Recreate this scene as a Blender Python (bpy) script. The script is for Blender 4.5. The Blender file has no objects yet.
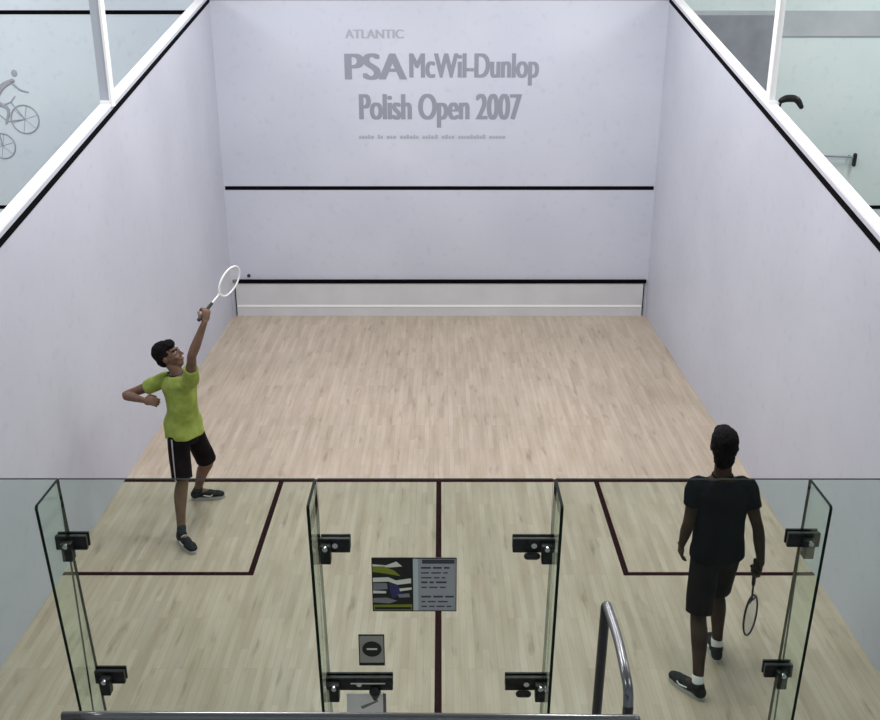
import bpy, bmesh, math, random, time
from mathutils import Vector, Matrix, noise
random.seed(4)
S = bpy.context.scene
COL = S.collection
PI = math.pi
V = Vector

# ------------------------------------------------------------------ materials
def mat(name, color, rough=0.5, metal=0.0, spec=0.5, emit=None, estr=0):
    m = bpy.data.materials.new(name); m.use_nodes = True
    b = m.node_tree.nodes['Principled BSDF']
    b.inputs['Base Color'].default_value = (*color, 1)
    b.inputs['Roughness'].default_value = rough
    b.inputs['Metallic'].default_value = metal
    b.inputs['Specular IOR Level'].default_value = spec
    if emit:
        b.inputs['Emission Color'].default_value = (*emit, 1); b.inputs['Emission Strength'].default_value = estr
    return m

def noisy(name, c1, c2, scale=3.0, rough=0.5, bump=0.0, stretch=(1, 1, 1), detail=4, spec=0.5, lo=.35, hi=.65):
    m = mat(name, c1, rough, spec=spec); nt = m.node_tree; N = nt.nodes; L = nt.links
    b = N['Principled BSDF']
    tc = N.new('ShaderNodeTexCoord'); mp = N.new('ShaderNodeMapping'); mp.inputs['Scale'].default_value = stretch
    nz = N.new('ShaderNodeTexNoise'); nz.inputs['Scale'].default_value = scale; nz.inputs['Detail'].default_value = detail
    cr = N.new('ShaderNodeValToRGB')
    cr.color_ramp.elements[0].position = lo; cr.color_ramp.elements[0].color = (*c1, 1)
    cr.color_ramp.elements[1].position = hi; cr.color_ramp.elements[1].color = (*c2, 1)
    L.new(tc.outputs['Object'], mp.inputs['Vector']); L.new(mp.outputs['Vector'], nz.inputs['Vector'])
    L.new(nz.outputs['Fac'], cr.inputs['Fac']); L.new(cr.outputs['Color'], b.inputs['Base Color'])
    if bump:
        bp = N.new('ShaderNodeBump'); bp.inputs['Strength'].default_value = bump; bp.inputs['Distance'].default_value = .01
        L.new(nz.outputs['Fac'], bp.inputs['Height']); L.new(bp.outputs['Normal'], b.inputs['Normal'])
    return m

def plaster(name, c1, c2):
    """painted court wall: slow tone drift plus small ball scuffs"""
    m = noisy(name, c1, c2, scale=.7, rough=.55, detail=3, spec=.3)
    nt = m.node_tree; N = nt.nodes; L = nt.links; b = N['Principled BSDF']
    base = b.inputs['Base Color'].links[0].from_socket
    tc = N.new('ShaderNodeTexCoord'); nz = N.new('ShaderNodeTexNoise')
    nz.inputs['Scale'].default_value = 9; nz.inputs['Detail'].default_value = 6
    cr = N.new('ShaderNodeValToRGB')
    cr.color_ramp.elements[0].position = .58; cr.color_ramp.elements[0].color = (1, 1, 1, 1)
    cr.color_ramp.elements[1].position = .80; cr.color_ramp.elements[1].color = (.90, .895, .89, 1)
    mx = N.new('ShaderNodeMixRGB'); mx.blend_type = 'MULTIPLY'; mx.inputs['Fac'].default_value = 1
    L.new(tc.outputs['Object'], nz.inputs['Vector']); L.new(nz.outputs['Fac'], cr.inputs['Fac'])
    L.new(base, mx.inputs['Color1']); L.new(cr.outputs['Color'], mx.inputs['Color2']); L.new(mx.outputs['Color'], b.inputs['Base Color'])
    return m

def wood_floor(name):
    m = mat(name, (.5, .4, .3), .34, spec=.4); nt = m.node_tree; N = nt.nodes; L = nt.links; b = N['Principled BSDF']
    tc = N.new('ShaderNodeTexCoord')
    rot = N.new('ShaderNodeMapping'); rot.inputs['Rotation'].default_value = (0, 0, PI / 2)
    br = N.new('ShaderNodeTexBrick'); br.offset = .37; br.offset_frequency = 3
    br.inputs['Color1'].default_value = (.510, .432, .345, 1); br.inputs['Color2'].default_value = (.425, .352, .278, 1)
    br.inputs['Mortar'].default_value = (.35, .28, .21, 1)
    br.inputs['Scale'].default_value = 1; br.inputs['Mortar Size'].default_value = .0012
    br.inputs['Brick Width'].default_value = .62; br.inputs['Row Height'].default_value = .055; br.inputs['Bias'].default_value = -.2
    L.new(tc.outputs['Object'], rot.inputs['Vector']); L.new(rot.outputs['Vector'], br.inputs['Vector'])
    def streak(sc, scale, lo, hi, dark, prev, det=4):
        mp = N.new('ShaderNodeMapping'); mp.inputs['Scale'].default_value = sc
        nz = N.new('ShaderNodeTexNoise'); nz.inputs['Scale'].default_value = scale; nz.inputs['Detail'].default_value = det
        cr = N.new('ShaderNodeValToRGB')
        cr.color_ramp.elements[0].position = lo; cr.color_ramp.elements[0].color = (1, 1, 1, 1)
        cr.color_ramp.elements[1].position = hi; cr.color_ramp.elements[1].color = (*dark, 1)
        mx = N.new('ShaderNodeMixRGB'); mx.blend_type = 'MULTIPLY'; mx.inputs['Fac'].default_value = 1
        L.new(tc.outputs['Object'], mp.inputs['Vector']); L.new(mp.outputs['Vector'], nz.inputs['Vector'])
        L.new(nz.outputs['Fac'], cr.inputs['Fac']); L.new(prev, mx.inputs['Color1']); L.new(cr.outputs['Color'], mx.inputs['Color2'])
        return mx.outputs['Color']
    c = streak((9, 1, 1), 1.3, .38, .75, (.80, .76, .70), br.outputs['Color'])
    c = streak((5, .9, 1), 2.4, .60, .78, (.60, .57, .54), c, 5)
    c = streak((1, 1, 1), .5, .40, .70, (.88, .90, .88), c, 2)
    L.new(c, b.inputs['Base Color'])
    return m

def glass_mat(name, tint, refl=.06):
    m = bpy.data.materials.new(name); m.use_nodes = True; nt = m.node_tree; N = nt.nodes; L = nt.links
    for n in list(N):
        if n.type != 'OUTPUT_MATERIAL': N.remove(n)
    out = [n for n in N if n.type == 'OUTPUT_MATERIAL'][0]
    tr = N.new('ShaderNodeBsdfTransparent'); tr.inputs['Color'].default_value = (*tint, 1)
    gl = N.new('ShaderNodeBsdfGlossy'); gl.inputs['Roughness'].default_value = .02; gl.inputs['Color'].default_value = (.9, 1, .95, 1)
    fr = N.new('ShaderNodeFresnel')           # the same weak reflection at the near and the far face of the pane
    geo = N.new('ShaderNodeNewGeometry'); mr = N.new('ShaderNodeMapRange')
    mr.inputs['To Min'].default_value = 1.22; mr.inputs['To Max'].default_value = 1 / 1.22
    L.new(geo.outputs['Backfacing'], mr.inputs['Value']); L.new(mr.outputs['Result'], fr.inputs['IOR'])
    mx = N.new('ShaderNodeMixShader')
    L.new(fr.outputs['Fac'], mx.inputs['Fac']); L.new(tr.outputs['BSDF'], mx.inputs[1]); L.new(gl.outputs['BSDF'], mx.inputs[2])
    L.new(mx.outputs['Shader'], out.inputs['Surface'])
    return m

M = dict(
    wall=plaster('court_wall_paint', (.495, .512, .585), (.540, .557, .632)),
    wallfront=plaster('front_wall_paint', (.520, .545, .630), (.560, .585, .665)),
    wallnext=plaster('neighbour_wall_paint', (.60, .68, .75), (.66, .74, .79)),
    wallgreen=plaster('pale_green_wall_paint', (.58, .69, .68), (.63, .73, .72)),
    ledge=mat('lit_ledge_paint', (.92, .92, .94), .4),  # wall tops lit by the lamps: extra brightness put into the colour
    ceiling=noisy('ceiling_paint', (.78, .78, .80), (.84, .84, .86), 2),
    floor=wood_floor('maple_strip_floor'),
    hallfloor=noisy('grey_hall_floor', (.34, .34, .33), (.40, .40, .38), 4, .5),
    line=mat('dark_red_line_paint', (.020, .004, .006), .8, spec=.05),
    outline=mat('black_line_paint', (.004, .003, .004), .9, spec=.05),
    tin=noisy('tin_board', (.56, .57, .59), (.61, .62, .64), 2, .5),
    tinwhite=mat('white_strip', (.96, .96, .95), .4),
    glass=glass_mat('greenish_glass', (.852, .905, .872)),
    fin=glass_mat('greenish_fin_glass', (.91, .955, .93)),
    edge=mat('polished_glass_edge', (.006, .014, .011), .6, spec=.1),
    metal_dark=noisy('dark_patch_fitting', (.006, .007, .007), (.02, .02, .022), 30, .45, spec=.3),
    metal_bright=mat('satin_steel', (.62, .63, .64), .25, 1.0),
    steel=mat('brushed_steel_tube', (.20, .205, .21), .25, 1.0),
    steel_dark=mat('black_painted_tube', (.012, .012, .014), .3),
    letter=mat('grey_wall_lettering', (.25, .275, .325), .6),
    letter_light=mat('light_grey_wall_lettering', (.36, .38, .43), .6),
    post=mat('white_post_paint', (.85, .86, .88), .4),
    postshade=mat('shaded_post_paint', (.42, .46, .53), .5),  # shaded face of the left post, the shade is in the colour
    greyarea=noisy('grey_wall_area', (.20, .22, .25), (.26, .28, .31), 3, .5),
    greyband=noisy('grey_band_paint', (.38, .42, .44), (.43, .47, .49), 3, .5),
    skin_a=noisy('skin_tanned', (.13, .078, .055), (.18, .105, .072), 12, .65, spec=.2),
    skin_b=noisy('skin_brown', (.035, .020, .015), (.060, .033, .024), 12, .7, spec=.15),
    hair=noisy('black_hair', (.004, .004, .005), (.012, .010, .010), 60, .85, spec=.08),
    lips=mat('lips', (.20, .06, .05), .5),
    eyewhite=mat('eye_white', (.35, .33, .31), .3),
    iris=mat('iris_dark', (.01, .007, .005), .2),
    shirt_green=noisy('lime_shirt_cloth', (.205, .275, .050), (.31, .385, .095), 9, .8, .3, spec=.1),
    shirt_black=noisy('black_shirt_cloth', (.002, .002, .005), (.006, .006, .012), 9, .85, .3, spec=.1),
    shorts_black=noisy('black_shorts_cloth', (.004, .003, .004), (.010, .007, .009), 9, .8, .3, spec=.1),
    stripe=mat('pale_stripe_cloth', (.33, .33, .34), .7),
    navy=mat('navy_trim_cloth', (.012, .016, .035), .8),
    white_cloth=mat('white_cloth', (.75, .75, .76), .8),
    shoe=noisy('black_shoe', (.005, .005, .007), (.015, .015, .017), 30, .7, spec=.2),
    sole=mat('pale_shoe_sole', (.42, .42, .42), .6),
    rubber=mat('black_rubber', (.005, .005, .006), .6),
    racket_white=mat('white_racket_frame', (.80, .80, .80), .3),
    racket_black=mat('black_racket_frame', (.010, .010, .012), .35),
    string=mat('pale_strings', (.62, .62, .60), .5),
    diffuser=mat('lamp_diffuser', (.9, .9, .9), .5, emit=(1, .98, .96), estr=4),
    lamp_body=mat('lamp_housing', (.8, .8, .8), .5),
)

# ------------------------------------------------------------------ object helpers
WL = {}
def props(o, label=None, cat=None, group=None, kind=None):
    if label: o['label'] = label
    if cat: o['category'] = cat
    if group: o['group'] = group
    if kind: o['kind'] = kind
    return o

def empty(name, loc, label=None, cat=None, group=None, kind=None):
    o = bpy.data.objects.new(name, None); COL.objects.link(o); o.location = loc; o.empty_display_size = .1
    WL[o.name] = V(loc)
    return props(o, label, cat, group, kind)

def link(name, me, mats, parent=None, loc=None, smooth=False):
    """geometry is given in world coordinates; the origin goes to loc (or stays at the parent's)"""
    if not isinstance(mats, (list, tuple)): mats = [mats]
    if len(me.materials) == 0:
        for m in mats: me.materials.append(m)
    if smooth:
        for p in me.polygons: p.use_smooth = True
    o = bpy.data.objects.new(name, me); COL.objects.link(o)
    if loc is None: loc = WL[parent.name] if parent else V((0, 0, 0))
    loc = V(loc)
    me.transform(Matrix.Translation(-loc))
    WL[o.name] = loc
    if parent:
        o.parent = parent; o.location = loc - WL[parent.name]
    else: o.location = loc
    return o

def mk(name, bm, mats, parent=None, loc=None, smooth=False, **kw):
    me = bpy.data.meshes.new(name)
    bmesh.ops.recalc_face_normals(bm, faces=bm.faces)
    bm.to_mesh(me); bm.free()
    o = link(name, me, mats, parent, loc, smooth)
    return props(o, **kw)

def box(bm, x0, x1, y0, y1, z0, z1, mi=0, bev=0):
    r = bmesh.ops.create_cube(bm, size=1)
    vs = r['verts']
    for v in vs:
        v.co = V(((x0 + x1) / 2 + v.co.x * (x1 - x0), (y0 + y1) / 2 + v.co.y * (y1 - y0), (z0 + z1) / 2 + v.co.z * (z1 - z0)))
    fs = {f for v in vs for f in v.link_faces}
    for f in fs: f.material_index = mi
    if bev:
        es = {e for f in fs for e in f.edges}
        bmesh.ops.bevel(bm, geom=list(es), offset=bev, segments=2, affect='EDGES', profile=.5)
    return bm

def B(): return bmesh.new()

def prism(bm, pts, axis, a0, a1, mi=0):
    """pts: 2D outline in the plane normal to axis ('x': (y,z); 'y': (x,z); 'z': (x,y))"""
    def P(p, a):
        return {'x': (a, p[0], p[1]), 'y': (p[0], a, p[1]), 'z': (p[0], p[1], a)}[axis]
    A = [bm.verts.new(P(p, a0)) for p in pts]; C = [bm.verts.new(P(p, a1)) for p in pts]
    fs = [bm.faces.new(A), bm.faces.new(C[::-1])]
    n = len(pts)
    for i in range(n): fs.append(bm.faces.new((A[i], C[i], C[(i + 1) % n], A[(i + 1) % n])))
    for f in fs: f.material_index = mi
    return bm

def catmull(P, n):
    P = [tuple(p) for p in P]; out = []
    for i in range(len(P) - 1):
        p0 = P[max(i - 1, 0)]; p1 = P[i]; p2 = P[i + 1]; p3 = P[min(i + 2, len(P) - 1)]
        for k in range(n):
            t = k / n
            out.append(tuple(.5 * (2 * b + (c - a) * t + (2 * a - 5 * b + 4 * c - d) * t * t + (3 * b - a - 3 * c + d) * t ** 3)
                             for a, b, c, d in zip(p0, p1, p2, p3)))
    out.append(P[-1]); return out

def tube(bm, pts, radii, seg=16, sub=1, caps='round', mi=0):
    """swept closed tube; radii one per point; rounded or flat ends"""
    if not isinstance(radii, (list, tuple)): radii = [radii] * len(pts)
    R = [(*p, r) for p, r in zip(pts, radii)]
    if sub > 1: R = catmull(R, sub)
    P = [V(r[:3]) for r in R]; rr = [max(r[3], 1e-4) for r in R]
    T = []
    for i in range(len(P)):
        t = (P[min(i + 1, len(P) - 1)] - P[max(i - 1, 0)]).normalized(); T.append(t)
    n = T[0].orthogonal().normalized(); rings = []
    def ring(c, n, b, r): return [bm.verts.new(c + n * (math.cos(2 * PI * k / seg) * r) + b * (math.sin(2 * PI * k / seg) * r)) for k in range(seg)]
    b = T[0].cross(n)
    if caps == 'round':
        for a in (80, 55, 30): rings.append(ring(P[0] - T[0] * rr[0] * math.sin(math.radians(a)), n, b, rr[0] * math.cos(math.radians(a))))
    for i in range(len(P)):
        n = (n - T[i] * n.dot(T[i])).normalized(); b = T[i].cross(n)
        rings.append(ring(P[i], n, b, rr[i]))
    if caps == 'round':
        for a in (30, 55, 80): rings.append(ring(P[-1] + T[-1] * rr[-1] * math.sin(math.radians(a)), n, b, rr[-1] * math.cos(math.radians(a))))
    for A, C in zip(rings, rings[1:]):
        for k in range(seg):
            f = bm.faces.new((A[k], A[(k + 1) % seg], C[(k + 1) % seg], C[k])); f.material_index = mi
    f = bm.faces.new(rings[0][::-1]); f.material_index = mi
    f = bm.faces.new(rings[-1]); f.material_index = mi
    return bm

def loft(bm, rings, seg=28, sub=4, power=2.3):
    """rings: (centre, right vector, forward vector, half width, half depth)"""
    flat = [(*c, *r, *f, a, b) for c, r, f, a, b in rings]
    flat = catmull(flat, sub); RR = []
    for q in flat:
        c = V(q[0:3]); r = V(q[3:6]).normalized(); f = V(q[6:9]).normalized(); a, b = q[9], q[10]
        ring = []
        for k in range(seg):
            t = 2 * PI * k / seg; ct, st = math.cos(t), math.sin(t)
            ring.append(bm.verts.new(c + r * (a * math.copysign(abs(ct) ** (2 / power), ct)) + f * (b * math.copysign(abs(st) ** (2 / power), st))))
        RR.append(ring)
    for A, C in zip(RR, RR[1:]):
        for k in range(seg): bm.faces.new((A[k], A[(k + 1) % seg], C[(k + 1) % seg], C[k]))
    bm.faces.new(RR[0][::-1]); bm.faces.new(RR[-1])
    return bm

def blob(bm, c, r, mtx=None, seg=20):
    d = bmesh.ops.create_uvsphere(bm, u_segments=seg, v_segments=seg // 2, radius=1)
    for v in d['verts']:
        p = V((v.co.x * r[0], v.co.y * r[1], v.co.z * r[2])) + V(c)
        v.co = mtx @ p if mtx else p
    return bm

def displace(me, fn):
    n = len(me.vertices); co = [0.0] * (3 * n); no = [0.0] * (3 * n)
    me.vertices.foreach_get('co', co); me.vertices.foreach_get('normal', no)
    for i in range(n):
        c = V(co[3 * i:3 * i + 3]); c = c + V(no[3 * i:3 * i + 3]) * fn(c); co[3 * i:3 * i + 3] = c
    me.vertices.foreach_set('co', co); me.update()

def remesh(bm, voxel, smooth=2, jitter=0, cut=None):
    """fuse overlapping closed shells into one continuous skin"""
    bmesh.ops.recalc_face_normals(bm, faces=bm.faces)
    me = bpy.data.meshes.new('tmp'); bm.to_mesh(me); bm.free()
    o = bpy.data.objects.new('tmp', me); COL.objects.link(o)
    md = o.modifiers.new('r', 'REMESH'); md.mode = 'VOXEL'; md.voxel_size = voxel
    if smooth:
        ms = o.modifiers.new('s', 'SMOOTH'); ms.factor = .5; ms.iterations = smooth
    dg = bpy.context.evaluated_depsgraph_get(); dg.update()
    out = bpy.data.meshes.new_from_object(o.evaluated_get(dg))
    bpy.data.objects.remove(o); bpy.data.meshes.remove(me)
    if jitter:
        displace(out, lambda c: noise.noise(c * 55) * jitter)
    for p in out.polygons: p.use_smooth = True
    return out

# ------------------------------------------------------------------ the court shell
W = 3.2            # half width of the court
LEN = 9.75         # front wall at y = LEN, glass wall at y = 0, spectators beyond it at negative y
OUT_F, OUT_B = 4.60, 2.40     # out line at the front and at the back
GT = 2.1885        # top of the glass
GY = -5.6          # end of the hall behind the spectators
CEIL = 6.3
HX = 9.9

bm = B(); box(bm, -HX, HX, LEN, LEN + .25, 0, CEIL); mk('wall_front', bm, M['wallfront'], kind='structure')
bm = B(); box(bm, -HX - .2, -HX, GY, LEN + .25, 0, CEIL); mk('wall_left', bm, M['wallnext'], kind='structure')
bm = B(); box(bm, HX, HX + .2, GY, LEN + .25, 0, CEIL); mk('wall_right', bm, M['wallnext'], kind='structure')
bm = B(); box(bm, -HX - .2, HX + .2, GY - .2, GY, 0, CEIL); mk('wall_back', bm, M['wallnext'], kind='structure')
bm = B(); box(bm, -HX - .2, HX + .2, GY - .2, LEN + .25, CEIL, CEIL + .2); mk('ceiling', bm, M['ceiling'], kind='structure')
bm = B(); box(bm, -HX - .2, HX + .2, 0, LEN + .25, -.2, 0); mk('floor', bm, M['floor'], kind='structure')
bm = B(); box(bm, -HX - .2, HX + .2, GY - .2, 0, -.2, 0); mk('floor_hall', bm, M['hallfloor'], kind='structure')
# the walls of the neighbouring courts are a touch greener than this court's front wall: a painted skin 4 mm thick
bm = B(); box(bm, -HX, -W - .105, LEN - .004, LEN, 0, CEIL); mk('wall_front_next_court_a', bm, M['wallnext'], kind='structure')
bm = B(); box(bm, W + .10, HX, LEN - .004, LEN, 0, CEIL); mk('wall_front_next_court_b', bm, M['wallgreen'], kind='structure')

def divider(name, xa, xb):
    t = .065
    bm = B(); prism(bm, [(0, 0), (LEN, 0), (LEN, OUT_F + t), (0, OUT_B + t)], 'x', xa, xb)
    o = mk(name, bm, M['wall'], kind='structure')
    bm = B(); prism(bm, [(0, OUT_B + t), (LEN, OUT_F + t), (LEN, OUT_F + t + .022), (0, OUT_B + t + .022)], 'x', xa, xb)
    mk('ledge_cap', bm, M['ledge'], o)
divider('wall_court_left', -W - .105, -W)
divider('wall_court_right', W, W + .10)

tn = [0]
def trim(bm, m, label):
    tn[0] += 1
    return mk('trim_%d' % tn[0], bm, m, label=label, kind='structure')
h = .028
for sx, w in ((-1, 'left'), (1, 'right')):
    bm = B(); prism(bm, [(0, OUT_B - h), (LEN, OUT_F - h), (LEN, OUT_F + h), (0, OUT_B + h)], 'x', sx * W, sx * (W - .004))
    trim(bm, M['outline'], 'sloping black out line along the %s side wall' % w)
bm = B(); box(bm, -W, W, LEN - .004, LEN, OUT_F - .004, OUT_F + .05); trim(bm, M['outline'], 'black out line across the top of the front wall')
bm = B(); box(bm, -W + .02, W - .02, LEN - .004, LEN, 1.955, 2.01); trim(bm, M['outline'], 'thin black service line across the front wall')
SY, BY = LEN - 5.544, LEN - 7.257
bm = B(); box(bm, -W, W, SY - .03, SY + .03, 0, .002); trim(bm, M['line'], 'dark short line across the floor')
bm = B(); box(bm, -.025, .025, .01, SY - .03, 0, .002); trim(bm, M['line'], 'dark half court line down the middle of the floor')
for sx, w in ((-1, 'left'), (1, 'right')):
    bm = B(); a, b = sorted((sx * 1.575, sx * 1.625)); box(bm, a, b, BY - .025, SY - .03, 0, .002)
    a, b = sorted((sx * 1.625, sx * W)); box(bm, a, b, BY - .025, BY + .025, 0, .002)
    trim(bm, M['line'], '%s service box line on the floor' % w)
# lines of the neighbouring courts' front wall
for sx, w in ((-1, 'left'), (1, 'right')):
    xa = W + .105
    a, b = sorted((sx * xa, sx * (HX - .3)))
    if sx < 0:
        bm = B(); box(bm, a, b, LEN - .008, LEN - .004, 4.41, 4.465); trim(bm, M['outline'], 'black out line of the %s neighbouring court' % w)
    a, b = sorted((sx * 6.28, sx * (HX - .3)))
    bm = B(); box(bm, a, b, LEN - .008, LEN - .004, 1.67, 1.725); trim(bm, M['outline'], 'black service line of the %s neighbouring court' % w)

# the tin
t = empty('tin', (0, LEN - .03, 0), 'low pale tin board with dark top edge along the foot of the front wall', 'tin board')
bm = B(); box(bm, -3.13, 3.13, LEN - .03, LEN - .001, .001, .52); mk('board', bm, M['tin'], t)
bm = B(); box(bm, -3.17, 3.17, LEN - .045, LEN - .001, .53, .582, bev=.006); mk('top_rail', bm, M['outline'], t)
bm = B(); box(bm, -3.12, 3.12, LEN - .036, LEN - .03, .150, .178); mk('strip', bm, M['tinwhite'], t, label='bright white strip')
for sx in (-1, 1):
    a, b = sorted((sx * 3.13, sx * 3.145)); bm = B(); box(bm, a, b, LEN - .036, LEN - .001, .02, .52); mk('end_cap', bm, M['metal_dark'], t)

# ------------------------------------------------------------------ lettering on the front wall
def text(body, x0, x1, z0, z1, m, parent, name, fat=0.0, y=LEN - .0015):
    cu = bpy.data.curves.new('t', 'FONT'); cu.body = body; cu.size = 1; cu.extrude = 0
    o = bpy.data.objects.new('t', cu); COL.objects.link(o)
    dg = bpy.context.evaluated_depsgraph_get(); dg.update()
    me = bpy.data.meshes.new_from_object(o.evaluated_get(dg)); bpy.data.objects.remove(o)
    me.materials.clear()
    xs = [v.co.x for v in me.vertices]; ys = [v.co.y for v in me.vertices]
    ax, bx, ay, by = min(xs), max(xs), min(ys), max(ys)
    for v in me.vertices:
        v.co = V((x0 + fat + (v.co.x - ax) / (bx - ax) * (x1 - x0 - 2 * fat), y, z0 + (v.co.y - ay) / (by - ay) * (z1 - z0)))
    bm = B()
    for k in range(-2, 3):                       # heavier strokes: the same glyphs side by side
        n0 = len(bm.verts); bm.from_mesh(me); bm.verts.ensure_lookup_table()
        for v in bm.verts[n0:]: v.co.x += k / 2 * fat; v.co.y -= (k + 2) * .0004
    bm.normal_update()
    me2 = bpy.data.meshes.new(name); bm.to_mesh(me2); bm.free()
    return link(name, me2, m, parent)
s = empty('wall_lettering', (0, LEN, 2.6), 'grey printed tournament lettering high on the white front wall', 'lettering')
text('PSA', -1.35, -.46, 3.53, 3.89, M['letter'], s, 'lettering', .026)
text('McWil-Dunlop', -.43, 1.42, 3.45, 3.89, M['letter'], s, 'lettering', .016)
text('Polish Open 2007', -1.16, 1.19, 2.86, 3.335, M['letter'], s, 'lettering', .018)
text('ATLANTIC', -1.33, -.50, 4.09, 4.21, M['letter_light'], s, 'lettering', .008)
x = -1.17
for k, n in enumerate((5, 2, 3, 6, 5, 4, 9, 5)):       # illegible small print, word by word
    bm = B(); x0 = x
    for q in range(n):
        w_ = random.uniform(.026, .044); box(bm, x, x + w_, LEN - .0025, LEN - .001, 2.70, 2.70 + random.choice((.045, .045, .06))); x += w_ + .012
    box(bm, x0, x - .012, LEN - .0027, LEN - .0012, 2.712, 2.724)
    mk('small_print_word', bm, M['letter_light'], s); x += .045
# cyclists drawn on the neighbouring court's front wall (a flat print)
s = empty('cyclist_drawing', (-6.1, LEN, 2.4), 'faint grey line drawing of cyclists on the wall of the left neighbouring court', 'wall drawing')
yw = LEN - .006
def ringtube(bm, cx, cz, r, th):
    n = 28; P = [V((cx + r * math.cos(2 * PI * k / n), yw, cz + r * math.sin(2 * PI * k / n))) for k in range(n + 1)]
    for a, b in zip(P, P[1:]): tube(bm, [a, b], th, 6, caps='flat')
for cx, cz, r in ((-6.0, 2.98, .20), (-6.38, 2.60, .18)):
    bm = B(); ringtube(bm, cx, cz, r, .011)
    for k in range(6):
        a = k * PI / 3 + .3; tube(bm, [V((cx, yw, cz)), V((cx + r * math.cos(a), yw, cz + r * math.sin(a)))], .004, 5, caps='flat')
    mk('wheel_drawing', bm, M['letter_light'], s)
bm = B()
for a, b in (((-6.0, 2.98), (-6.17, 3.22)), ((-6.17, 3.22), (-6.45, 3.12)), ((-6.45, 3.12), (-6.25, 2.95)), ((-6.25, 2.95), (-6.0, 2.98)), ((-6.17, 3.22), (-6.1, 3.30)), ((-6.38, 2.6), (-6.45, 3.12))):
    tube(bm, [V((a[0], yw, a[1])), V((b[0], yw, b[1]))], .010, 6)
mk('bicycle_frame_drawing', bm, M['letter_light'], s)
bm = B()
tube(bm, [V((-6.42, yw, 3.20)), V((-6.28, yw, 3.42)), V((-6.10, yw, 3.52))], [.03, .045, .03], 8, 4)
tube(bm, [V((-6.12, yw, 3.50)), V((-6.02, yw, 3.40)), V((-5.90, yw, 3.36))], [.018, .014, .012], 8, 3)
tube(bm, [V((-6.38, yw, 3.22)), V((-6.22, yw, 3.12)), V((-6.28, yw, 2.92))], [.03, .024, .015], 8, 3)
blob(bm, (-6.06, yw, 3.62), (.045, .006, .05))
for v in bm.verts: v.co.y = max(yw - .012, min(yw + .004, v.co.y))
mk('rider_drawing', bm, M['letter_light'], s)

# raised dark grey area and a grey band on the right neighbouring court's front wall
o = B(); box(o, 3.32, 4.70, LEN - .05, LEN - .0045, 2.6, 4.40, bev=.004)
mk('dark_wall_area', o, M['greyarea'], loc=(4.2, LEN - .02, 2.6), label='dark grey area on the wall of the right neighbouring court', cat='wall board')
bm = B(); box(bm, W + .10, HX, LEN - .030, LEN - .0045, 4.12, 4.46); trim(bm, M['greyband'], 'grey band high on the right neighbouring wall')

# posts on the ledges
def post(x, y, zt, label, face, hw):
    z = OUT_B + (OUT_F - OUT_B) * y / LEN + .05
    t = empty('post', (x, y, z), label, 'post', 'posts on the side wall ledges')
    bm = B(); box(bm, x - hw, x + hw, y - .04, y + .06, z, zt, bev=.004); mk('shaft', bm, M[face], t)
    sx = hw if x < 0 else -hw
    bm = B(); a, b = sorted((x + sx, x + sx * 1.5)); box(bm, a, b, y - .05, y + .06, z, zt); mk('lit_edge', bm, M['post'], t, label='lit edge, its brightness painted in white')  # lit narrow side of the post, painted as a whiter strip
    bm = B(); box(bm, x - .042, x + .042, y - .07, y + .08, z + .002, z + .06, bev=.004); mk('foot_plate', bm, M['post'], t)
post(-3.255, 5.15, CEIL, 'post with shaded face and lit edge painted in, standing on the left side wall', 'postshade', .045)
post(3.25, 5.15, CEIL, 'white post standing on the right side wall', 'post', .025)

# small lamp and rail seen over the right wall
t = empty('spotlight', (3.62, 5.3, 3.75), 'small black curved spotlight beside the post on the right wall', 'spotlight')
bm = B(); tube(bm, [V((3.38, 5.24, 3.66)), V((3.44, 5.24, 3.68)), V((3.53, 5.24, 3.67)), V((3.585, 5.24, 3.60))], [.028, .036, .034, .024], 12, 4); mk('lamp_head', bm, M['metal_dark'], t)
bm = B(); tube(bm, [V((3.36, 5.24, 3.56)), V((3.385, 5.24, 3.66))], .012, 10); mk('bracket', bm, M['metal_dark'], t)
t = empty('wall_rail', (5.8, LEN, 2.45), 'thin grey rail with dark end on the right neighbouring wall', 'rail')
bm = B(); tube(bm, [V((5.50, LEN - .09, 2.47)), V((6.06, LEN - .09, 2.45))], .014, 10); mk('bar', bm, M['letter'], t)
bm = B(); tube(bm, [V((6.06, LEN - .09, 2.48)), V((6.06, LEN - .09, 2.34))], .03, 10); mk('end_knob', bm, M['metal_dark'], t)
for xx in (5.55, 6.0):
    bm = B(); tube(bm, [V((xx, LEN - .09, 2.46)), V((xx, LEN - .004, 2.46))], .010, 8); mk('bracket', bm, M['letter'], t)

# ------------------------------------------------------------------ the glass back wall
FX = [-2.022, -.652, .630, 1.985]
def pane(name, x0, x1, label, cat, parent=None):
    """12 mm glass with dark polished edges"""
    bm = B(); box(bm, x0, x1, -.008, .008, .004, GT)
    for f in bm.faces: f.material_index = 0 if abs(f.calc_center_median().y) > .007 else 1
    return mk(name, bm, [M['glass'], M['edge']], parent, loc=None if parent else ((x0 + x1) / 2, 0, 0), label=label, cat=cat)
g = .002
def fixed(x0, x1, label): return pane('glass_screen', x0 + g, x1 - g, label, 'glass wall', None)
fixed(-W, FX[0], 'fixed glass panel of the back wall beside the left side wall')
fixed(FX[0], FX[1], 'fixed glass panel between the left outer fin and the door')
fixed(FX[2], FX[3], 'fixed glass panel between the door and the right outer fin')
fixed(FX[3], W, 'fixed glass panel of the back wall beside the right side wall')

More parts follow.
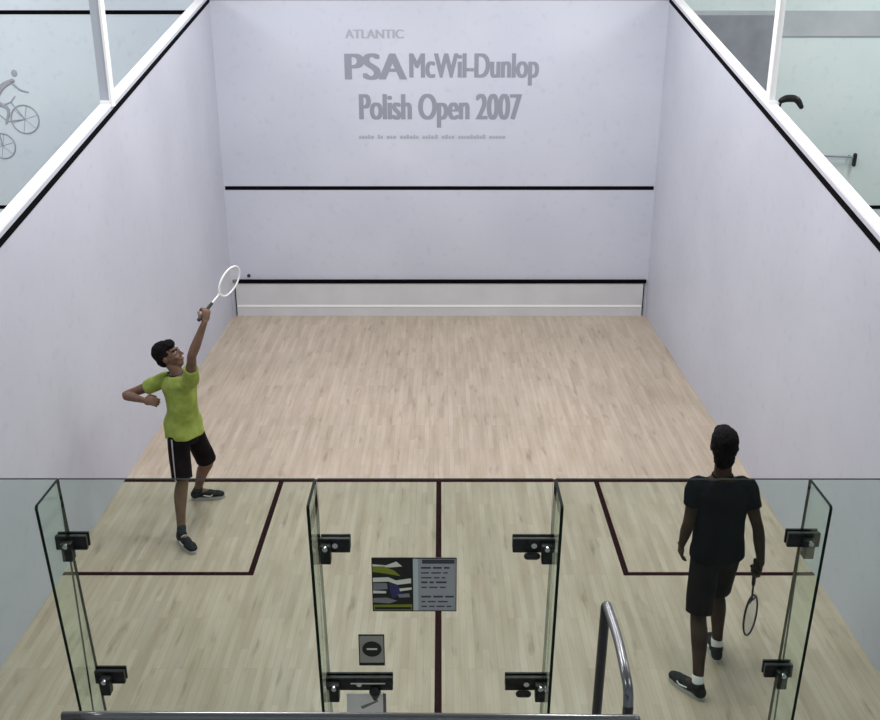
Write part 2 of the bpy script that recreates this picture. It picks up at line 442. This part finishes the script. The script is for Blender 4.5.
def fin(x, lean, label):
    t = empty('glass_fin', (x, -.15, 0), label, 'glass fin', 'glass fins behind the back wall')
    bm = B(); d = .303
    # outline seen from the side; the foot leans a little to the middle
    def P(dx, y, z): return V((x + dx + lean * (GT - z) / GT, y, z))
    q = [(-.0105, 0), (-d, 0), (-d, GT - .03), (-d + .02, GT), (-.0105, GT)]
    q = [(-d, .004), (-d, GT - .01), (-d + .012, GT), (-.010, GT), (-.010, .004)]
    A = [bm.verts.new(P(-.008, *p)) for p in q]; C = [bm.verts.new(P(.008, *p)) for p in q]
    f = bm.faces.new(A); f.material_index = 0; f = bm.faces.new(C[::-1]); f.material_index = 0
    for i in range(5):
        f = bm.faces.new((A[i], C[i], C[(i + 1) % 5], A[(i + 1) % 5])); f.material_index = 1
    mk('pane', bm, [M['fin'], M['edge']], t)
    return t
fins = [fin(FX[0], .11, 'glass fin bracing the back wall, far left'),
        fin(FX[1], .045, 'glass fin at the left side of the glass door'),
        fin(FX[2], -.035, 'glass fin at the right side of the glass door'),
        fin(FX[3], -.05, 'glass fin bracing the back wall, far right')]

def bracket(x0, x1, z, px, parent, name='patch_fitting', hgt=.085, knob=True):
    """clamp plate on the outer face of the glass with a round boss, an angle to the fin and a lug underneath"""
    bm = B(); box(bm, x0, x1, -.036, -.0085, z - hgt / 2, z + hgt / 2, bev=.004)
    box(bm, x0, x1, .0085, .024, z - hgt / 2, z + hgt / 2, bev=.004)
    box(bm, px - .028, px + .028, -.085, -.03, z - hgt / 2 - .045, z + hgt / 2 - .02, bev=.005)
    o = mk(name, bm, M['metal_dark'], parent)
    bm = B(); tube(bm, [V((px, -.095, z + .01)), V((px, -.080, z + .01))], .014, 12, caps='flat'); mk('bolt', bm, M['metal_bright'], o)
    if knob:
        xm = (x0 + x1) / 2; bm = B(); tube(bm, [V((xm, -.045, z + .005)), V((xm, -.034, z + .005))], .016, 12, caps='flat'); mk('bolt', bm, M['metal_bright'], o)
    return o
bracket(-2.075, -1.905, 1.816, -2.000, fins[0]); bracket(-1.97, -1.80, .93, -1.90, fins[0])
bracket(1.90, 2.075, 1.835, 2.005, fins[3]); bracket(1.875, 2.035, .975, 1.965, fins[3])

d = empty('glass_door', (0, 0, 0), 'frameless glass door with black hinges in the middle of the glass wall', 'glass door')
pane('door_leaf', FX[1] + .012, FX[2] - .012, None, None, d)
bracket(-.637, -.475, 1.80, -.605, d, 'door_stop')
hg = bracket(.41, .64, 1.80, .592, d, 'hinge')
bm = B(); tube(bm, [V((.49, -.05, 1.745)), V((.54, -.05, 1.745))], .02, 12); mk('hinge_pin', bm, M['metal_dark'], hg)
hg = bracket(.39, .632, .885, .588, d, 'hinge')
bm = B(); tube(bm, [V((.47, -.05, .83)), V((.52, -.05, .83))], .02, 12); mk('hinge_pin', bm, M['metal_dark'], hg)
lk = bracket(-.645, -.258, .885, -.592, d, 'door_lock')
bm = B(); box(bm, -.50, -.30, -.048, -.036, .895, .905); mk('latch_bar', bm, M['metal_bright'], lk)
bm = B(); tube(bm, [V((-.36, -.05, .845)), V((-.36, -.05, .80))], [.035, .015], 12); mk('lock_knob', bm, M['metal_dark'], lk)

# poster on the glass: a picture half and a printed half
PX0, PXM, PX1, PZ0, PZ1 = -.363, -.135, .106, 1.366, 1.712
yp = -.0095
t = empty('poster', (-.13, yp, PZ0), 'poster with a dark sports picture and a grey rules sheet taped to the glass door', 'poster')
pm = dict(black=mat('poster_black', (.006, .007, .006), .4), olive=mat('poster_olive', (.24, .28, .02), .4), pale=mat('poster_pale', (.80, .82, .72), .4),
          blue=mat('poster_blue', (.03, .03, .13), .4), grey=mat('poster_grey', (.24, .25, .27), .4), sheet=mat('rules_sheet', (.38, .40, .43), .5),
          sheetlite=mat('rules_sheet_edge', (.55, .64, .64), .5), ink=mat('rules_ink', (.05, .055, .07), .5))
bm = B(); box(bm, PX0, PXM, yp - .002, yp + .001, PZ0, PZ1)
pw, ph = PXM - PX0, PZ1 - PZ0
def quad(pts, mi, lift):
    prism(bm, [(PX0 + a * pw, PZ0 + b * ph) for a, b in pts], 'y', yp - .002 - lift, yp - .0015, mi)
quad([(.02, .88), (.35, .86), (.60, .93), (.74, .84), (.45, .82), (.02, .84)], 2, .0004)
quad([(.02, .84), (.30, .84), (.55, .76), (.70, .66), (.40, .70), (.02, .74)], 1, .0006)
quad([(.02, .63), (.40, .64), (.58, .58), (.95, .62), (.95, .53), (.62, .50), (.40, .56), (.02, .55)], 2, .0008)
quad([(.02, .53), (.36, .53), (.38, .42), (.02, .40)], 4, .0010)
quad([(.40, .56), (.56, .50), (.72, .44), (.70, .32), (.50, .24), (.44, .36)], 3, .0012)
quad([(.02, .39), (.34, .38), (.34, .34), (.02, .34)], 2, .0014)
quad([(.02, .25), (.35, .26), (.60, .20), (.42, .15), (.02, .17)], 4, .0016)
quad([(.66, .43), (.96, .45), (.96, .41), (.68, .38)], 2, .0018)
quad([(.62, .32), (.90, .34), (.92, .27), (.66, .26)], 4, .0020)
quad([(.03, .02), (.97, .02), (.97, .13), (.03, .12)], 1, .0003)
quad([(.05, .035), (.95, .035), (.95, .08), (.05, .08)], 0, .0005)
mk('picture', bm, [pm['black'], pm['olive'], pm['pale'], pm['blue'], pm['grey']], t, label='dark picture with yellow and blue shapes')
bm = B(); box(bm, PXM, PX1, yp - .002, yp + .001, PZ0, PZ1)
box(bm, PXM, PXM + .028, yp - .0025, yp - .0015, PZ0, PZ1, 1)
box(bm, PXM + .05, PX1 - .012, yp - .0028, yp - .0015, PZ1 - .038, PZ1 - .012, 2)
zz = PZ1 - .070
for k in range(9):
    xx = PXM + .045
    while xx < PX1 - .05:
        w_ = random.uniform(.02, .06); xe = min(xx + w_, PX1 - .012)
        if k != 5: box(bm, xx, xe, yp - .0028, yp - .0015, zz, zz + (.008 if k % 3 else .011), 2)
        xx = xe + .012
    zz -= .031
mk('rules_sheet', bm, [pm['sheet'], pm['sheetlite'], pm['ink']], t, label='grey sheet with lines of print')
bm = B()
for a in ((PX0, PX1, PZ1 - .006, PZ1), (PX0, PX1, PZ0, PZ0 + .005), (PX1 - .004, PX1, PZ0, PZ1), (PX0, PX0 + .005, PZ0, PZ1)):
    box(bm, a[0], a[1], yp - .0035, yp, a[2], a[3])
mk('border', bm, pm['black'], t)

t = empty('notice_plate', (-.375, yp, 1.0), 'small grey square notice with a dark oval on the door above the lock', 'notice')
bm = B(); box(bm, -.449, -.302, yp - .003, yp + .001, 1.0, 1.212); mk('plate', bm, mat('notice_grey', (.34, .34, .30), .5), t)
bm = B()
prism(bm, [(-.374 + .055 * math.cos(a * PI / 16), 1.112 + .052 * math.sin(a * PI / 16)) for a in range(32)], 'y', yp - .0045, yp - .003)
mk('oval', bm, pm['black'], t)
bm = B(); box(bm, -.404, -.344, yp - .0055, yp - .0045, 1.108, 1.118); mk('dash', bm, pm['pale'], t)
bm = B(); box(bm, -.449, -.302, yp - .005, yp - .003, 1.0, 1.018); box(bm, -.449, -.302, yp - .005, yp - .003, 1.203, 1.212)
box(bm, -.449, -.444, yp - .005, yp - .003, 1.0, 1.21); box(bm, -.307, -.302, yp - .005, yp - .003, 1.0, 1.21); mk('border', bm, pm['black'], t)
t = empty('pale_patch', (-.42, yp, .64), 'pale patch with a dark edge on the door below the lock', 'pale_patch')
bm = B(); box(bm, -.53, -.318, yp - .002, yp + .001, .62, .80); mk('sheet', bm, mat('patch_pale', (.78, .77, .77), .5), t)  # flat pale patch on the glass, darker strip along its right side
bm = B(); box(bm, -.318, -.300, yp - .002, yp + .001, .62, .80); mk('border', bm, mat('patch_edge', (.14, .14, .15), .5), t)
bm = B(); prism(bm, [(-.45, .71), (-.35, .755), (-.345, .745), (-.44, .69)], 'y', yp - .003, yp - .002); mk('mark', bm, mat('patch_mark', (.20, .20, .20), .5), t)

# ------------------------------------------------------------------ spectators' platform and steel rails
PF = 1.80
bm = B(); box(bm, -4.5, 4.5, GY, -1.75, 0, PF); mk('floor_platform', bm, M['hallfloor'], kind='structure')
RZ = 2.711; RY = -2.44
t = empty('guard_rail', (-.24, RY, PF), 'steel guard rail in front of the spectators, running across below the glass wall', 'guard rail')
bm = B(); c = .05
P = [V((-.965, RY, RZ - .5)), V((-.965, RY, RZ - c)), V((-.965 + c * .3, RY, RZ - c * .3)), V((-.965 + c, RY, RZ)), V((.56, RY, RZ - .012))]
tube(bm, P, .0135, 14, 3); mk('top_tube', bm, M['steel'], t, smooth=True)
bm = B(); tube(bm, [V((-.965, RY, RZ - .5)), V((-.965, RY, PF + .01))], .0135, 14); mk('post', bm, M['steel_dark'], t)
bm = B(); tube(bm, [V((-.945, RY, RZ - .028)), V((.55, RY, RZ - .040))], .009, 10); mk('lower_tube', bm, M['steel_dark'], t)
t = empty('handrail', (.55, -2.1, PF), 'steel handrail bent down at its near end, right of the glass door', 'handrail')
bm = B(); tube(bm, [V((.55, -1.905, PF + .005)), V((.562, -1.905, 2.70))], .0165, 14); mk('post', bm, M['steel_dark'], t, label='black upright post')
bm = B(); tube(bm, [V((.564, -1.915, 2.712)), V((.566, -2.10, 2.722)), V((.563, -2.24, 2.716)), V((.565, -2.30, 2.69)), V((.565, -2.32, 2.64))], .0150, 14, 4); mk('grip_tube', bm, M['steel'], t, smooth=True)
bm = B(); tube(bm, [V((.565, -2.32, 2.64)), V((.565, -2.32, PF + .005))], .0160, 14); mk('post', bm, M['steel_dark'], t)

# ------------------------------------------------------------------ ball
bm = B(); blob(bm, (0, 0, 0), (.027, .027, .027), seg=20); bm.transform(Matrix.Translation((-2.90, LEN - .10, .665)))
mk('squash_ball', bm, M['rubber'], loc=(-2.90, LEN - .10, .665), smooth=True, label='small black ball in the air just above the tin at the left', cat='ball')

# ------------------------------------------------------------------ people
def frame(f, up=V((0, 0, 1))):
    f = V(f).normalized(); r = f.cross(up).normalized(); u = r.cross(f).normalized()
    return r, f, u

def hand(bm, wrist, d, palm, side, curl=.5, s=1.0):
    """d: direction of the fingers, palm: direction the palm faces, side: thumb side"""
    d = V(d).normalized(); n = V(palm); n = (n - d * n.dot(d)).normalized(); sd = V(side); sd = (sd - d * sd.dot(d) - n * sd.dot(n)).normalized()
    w = V(wrist)
    m = Matrix((sd, d, n)).transposed().to_4x4(); m.translation = w
    blob(bm, (0, .048 * s, 0), (.041 * s, .056 * s, .016 * s), m)
    L = (.074, .082, .077, .060)
    for i, l in enumerate(L):
        ox = (.030 - i * .020) * s; p = w + sd * ox + d * (.075 * s); ang = 0; pts = [p]; q = p + d * .018 * s; pts.append(q)
        spread = (1.5 - i) * .05
        for k, fr in enumerate((.45, .32, .23)):
            ang += curl * (1.0, 1.1, .8)[k]
            dirn = (d * math.cos(ang) + n * math.sin(ang) + sd * spread * (1 - curl * .5)).normalized()
            q = q + dirn * (l * fr * s); pts.append(q)
        tube(bm, pts, [.0095 * s, .0095 * s, .009 * s, .0085 * s, .0075 * s], 10)
    p = w + sd * .028 * s + d * .022 * s
    a = (sd * .75 + d * .6 + n * .15).normalized(); b = (d * .8 + sd * (.35 - curl * .5) + n * (.25 + curl * .5)).normalized()
    tube(bm, [p, p + a * .034 * s, p + a * .034 * s + b * .028 * s, p + a * .034 * s + b * .030 * s + (b + n * curl).normalized() * .024 * s], [.014 * s, .0115 * s, .0105 * s, .009 * s], 10)

def person(name, J, skin, face_dir, head_up, label, hands, hair_long=False, wide=1.0, shirt=None, shorts=None, belly=1.0, drop=.03, head_size=1.0):
    base = V(((J['lheel'][0] + J['rheel'][0]) / 2, (J['lheel'][1] + J['rheel'][1]) / 2, 0))
    root = empty(name, base, label, 'person')
    J = {k: V(v) for k, v in J.items()}
    hr, hf, hu = frame(face_dir, V(head_up))
    HM = Matrix((hr, hf, hu)).transposed().to_4x4() @ Matrix.Scale(head_size, 4); HM.translation = J['head']
    cr = (J['rsh'] - J['lsh']).normalized(); cf = V((-cr.y, cr.x, 0)).normalized(); pr = (J['rhip'] - J['lhip']).normalized(); pf = V((-pr.y, pr.x, 0)).normalized()
    shc = (J['rsh'] + J['lsh']) / 2
    bm = B()
    # head
    blob(bm, (0, -.018, .030), (.076, .094, .088), HM)
    blob(bm, (0, .018, -.025), (.063, .072, .088), HM)
    blob(bm, (0, .038, -.084), (.043, .045, .032), HM)
    blob(bm, (0, .052, -.100), (.022, .024, .018), HM)
    for sx in (-1, 1):
        blob(bm, (sx * .077, -.012, -.006), (.010, .021, .032), HM)
        blob(bm, (sx * .036, .068, -.030), (.022, .018, .018), HM)      # cheekbone
        blob(bm, (sx * .031, .0755, .006), (.0155, .012, .0105), HM)     # eyeball in its socket
        blob(bm, (sx * .011, .099, -.030), (.008, .009, .007), HM)      # nostril wing
        tube(bm, [HM @ V((sx * .012, .086, .026)), HM @ V((sx * .045, .072, .027))], [.008, .006], 8)
    tube(bm, [HM @ V((0, .086, .016)), HM @ V((0, .098, -.006)), HM @ V((0, .110, -.026))], [.008, .010, .0115], 10)
    blob(bm, (0, .089, -.057), (.023, .010, .006), HM); blob(bm, (0, .088, -.069), (.020, .010, .007), HM)
    # neck and trunk
    tube(bm, [HM @ V((0, -.022, -.045)), J['neck'], shc * .6 + J['chest'] * .4], [.056, .058, .07], 18, 4)
    tr = [(J['pelvis'] * .5 + (J['lhip'] + J['rhip']) / 2 * .5 - V((0, 0, .10)), pr, pf, .085 * wide, .075),
          ((J['lhip'] + J['rhip']) / 2, pr, pf, .160 * wide, .110), (J['pelvis'] + V((0, 0, .04)), pr, pf, .155 * wide, .105 * belly),
          (J['waist'], (pr + cr).normalized(), (pf + cf).normalized(), .135 * wide, .095 * belly),
          (J['chest'], cr, cf, .162 * wide, .115), (shc - V((0, 0, .03)), cr, cf, .172 * wide, .098),
          (shc + V((0, 0, .035)), cr, cf, .115 * wide, .065), (shc * .35 + J['neck'] * .65, cr, cf, .062, .058)]
    loft(bm, tr)
    for s in 'lr':
        out = (-cr if s == 'l' else cr)
        sh, el, wr = J[s + 'sh'], J[s + 'elb'], J[s + 'wr']
        tube(bm, [sh * .72 + shc * .28, sh, sh.lerp(el, .35), sh.lerp(el, .75), el, el.lerp(wr, .3), el.lerp(wr, .75), wr], [.055, .056, .050, .041, .039, .041, .031, .025], 16, 3)
        hp, kn, an = J[s + 'hip'], J[s + 'knee'], J[s + 'ankle']
        back = (-pf) * .018
        tube(bm, [hp, hp.lerp(kn, .3), hp.lerp(kn, .75), kn, kn.lerp(an, .28) + back, kn.lerp(an, .65) + back * .6, an], [.092 * wide, .086 * wide, .064, .056, .059, .043, .036], 18, 3)
        hl, to = J[s + 'heel'], J[s + 'toe']; fd = (to - hl); fd.z = 0; fd.normalize()
        f0 = V((an.x, an.y, max(an.z - .02, .06)))
        tube(bm, [f0, f0 + fd * .06 + V((0, 0, -.005)), f0 + fd * .13 + V((0, 0, -.02))], [.035, .034, .026], 12, 3)
    for s in 'lr':
        hd = hands[s]; hand(bm, J[s + 'wr'], hd[0], hd[1], hd[2], hd[3])
    me = remesh(bm, .0055, 2)
    me.materials.clear()
    for m in (skin, M['lips'], M['eyewhite'], M['iris'], M['hair']): me.materials.append(m)
    inv = HM.inverted()
    nP = len(me.polygons); cs = [0.0] * (3 * nP); me.polygons.foreach_get('center', cs); mi = [0] * nP
    for i in range(nP):
        q = inv @ V(cs[3 * i:3 * i + 3])
        if q.y < .05 or abs(q.z) > .12 or abs(q.x) > .08: continue
        if abs(q.x) < .025 and -.077 < q.z < -.050 and q.y > .078: mi[i] = 1
        for sx in (-1, 1):
            dx, dz = (q.x - sx * .031), (q.z - .006)
            if (dx / .014) ** 2 + (dz / .0085) ** 2 < 1: mi[i] = 2
            if (dx / .007) ** 2 + (dz / .008) ** 2 < 1: mi[i] = 3
            if .010 < sx * q.x < .050 and .022 < q.z < .032: mi[i] = 4
    me.polygons.foreach_set('material_index', mi)
    body = link('body', me, skin, root)
    # hair
    bm = B()
    blob(bm, (0, -.030, .048), (.084, .098, .086), HM)
    blob(bm, (0, -.060, -.005), (.072, .058, .075), HM)
    blob(bm, (0, .030, .080), (.062, .058, .045), HM)
    for sx in (-1, 1): blob(bm, (sx * .068, -.025, .022), (.018, .040, .038), HM)
    if hair_long:
        blob(bm, (0, -.048, -.065), (.068, .050, .085), HM); blob(bm, (0, -.04, .0), (.086, .07, .085), HM)
    link('hair', remesh(bm, .006, 1, .006), M['hair'], root)
    # shirt
    bm = B(); k = .016
    hem = (J['lhip'] + J['rhip']) / 2 - V((0, 0, drop))
    st = [(hem, pr, pf, .178 * wide + k, .124 * belly + k), ((J['lhip'] + J['rhip']) / 2 + V((0, 0, .02)), pr, pf, .176 * wide + k, .122 * belly + k), (J['pelvis'] + V((0, 0, .04)), pr, pf, .168 * wide + k, .118 * belly + k),
          (J['waist'], (pr + cr).normalized(), (pf + cf).normalized(), .158 * wide + k, .112 * belly + k), (J['chest'], cr, cf, .165 * wide + k, .116 + k),
          (shc - V((0, 0, .03)), cr, cf, .175 * wide + k, .100 + k), (shc + V((0, 0, .035)), cr, cf, .125 * wide + k * .8, .070 + k * .8),
          (shc * .5 + J['neck'] * .5, cr, cf, .062 + k * .5, .060 + k * .5)]
    loft(bm, st)
    for s in 'lr':
        sh, el = J[s + 'sh'], J[s + 'elb']
        tube(bm, [sh * .65 + shc * .35, sh, sh.lerp(el, .3), sh.lerp(el, .5)], [.068, .072, .070, .066], 18, 3, caps='flat')
    me = remesh(bm, .007, 2)
    displace(me, lambda c: noise.noise(c * 9) * .008 + noise.noise(V((c.x * 14, c.y * 14, c.z * 5))) * .006)
    link('shirt', me, shirt, root)
    # collar
    bm = B(); cN = shc * .38 + J['neck'] * .62; n = 24; nd = (J['neck'] - shc).normalized() if (J['neck'] - shc).length > .02 else V((0, 0, 1))
    P = [cN + (cr * math.cos(2 * PI * a / n) * .066 + cf * math.sin(2 * PI * a / n) * .066) for a in range(n + 1)]
    tube(bm, P, .007, 8); mk('collar', bm, M['navy'] if shirt == M['shirt_green'] else M['shirt_black'], root, smooth=True)
    # shorts
    bm = B()
    wt = J['pelvis'] + V((0, 0, .03))
    st = [((J['lhip'] + J['rhip']) / 2 - V((0, 0, .11)), pr, pf, .12 * wide, .10), ((J['lhip'] + J['rhip']) / 2, pr, pf, .172 * wide, .124), (wt, pr, pf, .160 * wide, .112 * belly)]
    loft(bm, st)
    for s in 'lr':
        hp, kn = J[s + 'hip'], J[s + 'knee']
        tube(bm, [hp, hp.lerp(kn, .3), hp.lerp(kn, .65), hp.lerp(kn, .93)], [.100 * wide, .100 * wide, .096, .094], 20, 3, caps='flat')
    me = remesh(bm, .007, 2)
    displace(me, lambda c: noise.noise(V((c.x * 12, c.y * 12, c.z * 4))) * .008)
    so = link('shorts', me, shorts, root)
    # shoes and socks
    for s in 'lr':
        hl, to, an, kn = J[s + 'heel'], J[s + 'toe'], J[s + 'ankle'], J[s + 'knee']
        fd = (to - hl); fd.z = 0; fd.normalize(); sd = V((-fd.y, fd.x, 0))
        FM = Matrix((fd, sd, V((0, 0, 1)))).transposed().to_4x4() @ Matrix.Scale(1.15, 4)
        o0 = V((an.x, an.y, 0)) - fd * .055; FM.translation = o0
        bm = B()
        blob(bm, (.035, 0, .048), (.050, .037, .044), FM); blob(bm, (.12, 0, .048), (.090, .041, .036), FM); blob(bm, (.19, .002, .040), (.070, .045, .028), FM); blob(bm, (.05, 0, .080), (.048, .040, .035), FM)
        blob(bm, (.225, .002, .036), (.045, .040, .024), FM)
        me = remesh(bm, .005, 1)
        for v in me.vertices:
            if v.co.z < .014: v.co.z = .014
        sh = link('shoe', me, M['shoe'], root)
        bm = B(); pts = []
        for a in range(28):
            t = 2 * PI * a / 28; x = .132 + .142 * math.cos(t); y = .043 * math.sin(t) * (1 + .12 * math.cos(t)); pts.append((x, y))
        prism(bm, pts, 'z', .001, .028); bm.transform(FM); mk('sole', bm, M['sole'], sh)
        bm = B()
        for i in range(4):
            x = .095 + i * .025; z = .088 - i * .008
            tube(bm, [FM @ V((x, -.020, z - .006)), FM @ V((x + .004, 0, z + .002)), FM @ V((x, .020, z - .006))], .0035, 6, 2)
        for sy in (-1, 1): tube(bm, [FM @ V((.10, sy * .040, .050)), FM @ V((.15, sy * .044, .040)), FM @ V((.17, sy * .046, .052))], .005, 6, 2)
        mk('lace', bm, M['white_cloth'], sh)
        bm = B(); dn = (an - kn).normalized()
        tube(bm, [an - dn * .055, an - dn * .02, V((an.x, an.y, max(an.z - .03, .07)))], [.042, .041, .040], 16, 3); mk('sock', bm, M['white_cloth'] if name_white[0] else M['navy'], root, smooth=True)
    return root, J, HM, cr, cf, so
name_white = [False]

# the player in lime, arm thrown up after a high ball
JL = dict(rankle=(-2.310, 3.000, .095), rheel=(-2.40, 3.05, .03), rtoe=(-2.20, 2.80, .03), rknee=(-2.305, 3.170, .528), rhip=(-2.330, 3.255, .957),
          lankle=(-2.357, 3.820, .10), lheel=(-2.419, 3.763, .03), ltoe=(-2.214, 3.79, .03), lknee=(-2.165, 3.560, .530), lhip=(-2.250, 3.415, .950),
          pelvis=(-2.290, 3.340, 1.03), waist=(-2.283, 3.320, 1.178), chest=(-2.285, 3.300, 1.375), neck=(-2.297, 3.300, 1.545), head=(-2.350, 3.320, 1.680),
          rsh=(-2.145, 3.170, 1.500), lsh=(-2.430, 3.400, 1.420), relb=(-2.06, 2.980, 1.80), rwr=(-1.945, 3.040, 2.075),
          lelb=(-2.80, 3.400, 1.270), lwr=(-2.575, 3.20, 1.305))
rk = V((.36, .80, .42)).normalized()      # racket direction
pa, JA, HA, crA, cfA, soA = person('person', JL, M['skin_a'], (.93, -.10, .42), (-.3, 0, 1),
    'person in lime shirt and black shorts with right arm raised, near the left wall',
    dict(r=((.16, .35, .9), (-.5, .7, 0), (-.7, -.5, .3), .95), l=((.85, -.35, .05), (.3, .6, -.5), (.3, .2, .8), .7)),
    shirt=M['shirt_green'], shorts=M['shorts_black'], wide=.95, belly=1.05, drop=.035, head_size=1.1)
# dark bands on the shoulders of the shirt, pale stripes down the shorts
for s in 'lr':
    bm = B()
    sh = JA[s + 'sh']; el = JA[s + 'elb']; shc = (JA['rsh'] + JA['lsh']) / 2
    pts = [shc.lerp(sh, .35) + V((0, 0, .088)) + cfA * .03, sh.lerp(shc, .2) + V((0, 0, .078)) + cfA * .03, sh + V((0, 0, .066)) + cfA * .02]
    pts = [p + V((0, -.035, -.004)) for p in pts]
    tube(bm, pts, .010, 8, 3)
    mk('shoulder_band', bm, M['navy'], pa, smooth=True)
bm = B(); hp, kn = JA['rhip'], JA['rknee']; sd = V((-.35, -.93, 0)).normalized()
tube(bm, [hp.lerp(kn, t_) + sd * r_ for t_, r_ in ((.05, .088), (.35, .091), (.65, .091), (.92, .090))], .0085, 8, 3); mk('side_stripe', bm, M['stripe'], soA)

# the dark figure walking to the front, racket hanging from the right hand
name_white[0] = True
JR = dict(lankle=(1.815, .94, .10), lheel=(1.80, .95, .03), ltoe=(1.70, 1.10, .03), lknee=(1.838, 1.170, .500), lhip=(1.880, 1.290, .945),
          rankle=(2.060, 1.36, .10), rheel=(2.047, 1.382, .03), rtoe=(2.068, 1.576, .03), rknee=(2.060, 1.510, .49), rhip=(2.045, 1.330, .945),
          pelvis=(1.963, 1.310, 1.00), waist=(1.955, 1.310, 1.16), chest=(1.950, 1.310, 1.350), neck=(1.940, 1.310, 1.600), head=(1.934, 1.335, 1.758),
          lsh=(1.775, 1.310, 1.455), rsh=(2.110, 1.290, 1.465), lelb=(1.728, 1.27, 1.180), lwr=(1.735, 1.39, .955), relb=(2.200, 1.220, 1.175), rwr=(2.262, 1.250, .885))
rk2 = V((.040, .03, -1)).normalized()
pb, JB, HB, crB, cfB, soB = person('person', JR, M['skin_b'], (.03, 1, -.06), (0, 0, 1),
    'person in black shirt and shorts walking away with a racket, near the right wall',
    dict(r=((-.02, .18, -.98), (-1, .1, 0), (-.1, 1, .1), 1.2), l=((.02, .25, -.96), (1, .2, 0), (.1, 1, .1), .35)),
    shirt=M['shirt_black'], shorts=M['shorts_black'], wide=1.02, hair_long=True, drop=.03, head_size=1.06)

def racket(grip, d, nrm, label, fm, total=.66):
    """grip: the middle of the handle, d: towards the head, nrm: normal of the strings"""
    d = V(d).normalized(); nrm = V(nrm); nrm = (nrm - d * nrm.dot(d)).normalized(); sd = d.cross(nrm)
    g0 = V(grip) - d * .10; t = empty('squash_racket', g0, label, 'racket')
    bm = B(); tube(bm, [g0, g0 + d * .02, g0 + d * .20], [.017, .0145, .0135], 12); mk('grip', bm, M['rubber'], t)
    bm = B(); tube(bm, [g0 + d * .19, g0 + d * .30], .0075, 10); a = g0 + d * .29
    c = g0 + d * (total - .165); A, Bb = .165, .098
    for s in (-1, 1): tube(bm, [a, a + d * .05 + sd * s * .012, c - d * A * .80 + sd * s * Bb * .60], .0065, 8, 3)
    mk('shaft', bm, fm, t, smooth=True)
    bm = B(); n = 40
    tube(bm, [c + d * A * math.cos(2 * PI * k / n) + sd * Bb * math.sin(2 * PI * k / n) for k in range(n + 1)], .0078, 8); mk('head_frame', bm, fm, t, smooth=True)
    bm = B()
    for k in range(-5, 6):
        x = k / 6 * Bb; hh = A * math.sqrt(1 - (x / Bb) ** 2); tube(bm, [c + sd * x - d * hh, c + sd * x + d * hh], .0009, 4, caps='flat')
    for k in range(-8, 9):
        x = k / 9 * A; hh = Bb * math.sqrt(1 - (x / A) ** 2); tube(bm, [c + d * x - sd * hh, c + d * x + sd * hh], .0009, 4, caps='flat')
    mk('strings', bm, M['string'], t)
hA = V(JL['rwr']) + V((.16, .35, .9)).normalized() * .085 + V((-.5, .7, 0)).normalized() * .02
racket(hA, rk, (.9, -.35, .0), 'pale racket raised in the hand of the person in the lime shirt', M['racket_white'])
hB = V(JR['rwr']) + V((-.02, .18, -.98)) * .085 + V((-.030, .0, 0))
racket(hB, rk2, (-.72, .69, .1), 'dark framed racket hanging from the hand of the person in black', M['racket_black'], .63)

# ------------------------------------------------------------------ ceiling lamps
def lamp(x, y, sx, sy, power, first=[None]):
    t = empty('ceiling_light', (x, y, CEIL), 'flat rectangular ceiling lamp with a white diffuser above the courts', 'ceiling lamp', 'ceiling lamps')
    bm = B(); box(bm, x - sx / 2, x + sx / 2, y - sy / 2, y + sy / 2, CEIL - .10, CEIL - .001); mk('housing', bm, M['lamp_body'], t)
    bm = B(); box(bm, x - sx / 2 + .03, x + sx / 2 - .03, y - sy / 2 + .03, y + sy / 2 - .03, CEIL - .112, CEIL - .10); mk('diffuser', bm, M['diffuser'], t)
    ld = bpy.data.lights.new('lamp_glow', 'AREA'); ld.shape = 'RECTANGLE'; ld.size = sx - .1; ld.size_y = sy - .1; ld.energy = power
    ld.color = (1.0, .985, .985)
    lo = bpy.data.objects.new('lamp_glow', ld); COL.objects.link(lo); lo.parent = t; lo.location = (0, 0, -.13)
for y in (1.4, 4.4, 7.4):
    for x in (-1.7, 1.7): lamp(x, y, .6, 1.8, 150)
for x in (-6.5, 6.5):
    for y in (3.0, 7.2): lamp(x, y, .6, 1.8, 190)
for x in (-3.6, 3.6): lamp(x, -3.0, .6, 1.8, 60)

w = bpy.data.worlds.new('hall_air'); S.world = w; w.use_nodes = True
w.node_tree.nodes['Background'].inputs['Color'].default_value = (.8, .85, 1, 1); w.node_tree.nodes['Background'].inputs['Strength'].default_value = .05

# ------------------------------------------------------------------ camera: a ceiling-height camera over the spectators
cd = bpy.data.cameras.new('camera'); cam = bpy.data.objects.new('camera', cd); COL.objects.link(cam)
cd.sensor_width = 36; cd.sensor_fit = 'HORIZONTAL'; cd.lens = 969 / 880 * 36
cam.location = (.0165, LEN - 14.374, 4.573)
cam.rotation_euler = (math.radians(90 - 20.28), math.radians(-.0), math.radians(.03))
S.camera = cam
S.view_settings.view_transform = 'Standard'; S.view_settings.look = 'None'; S.view_settings.gamma = 1
S.view_settings.use_curve_mapping = False; S.view_settings.exposure = -0.95
S.cycles.max_bounces = 10; S.cycles.transparent_max_bounces = 16; S.cycles.diffuse_bounces = 5
S.cycles.use_denoising = True
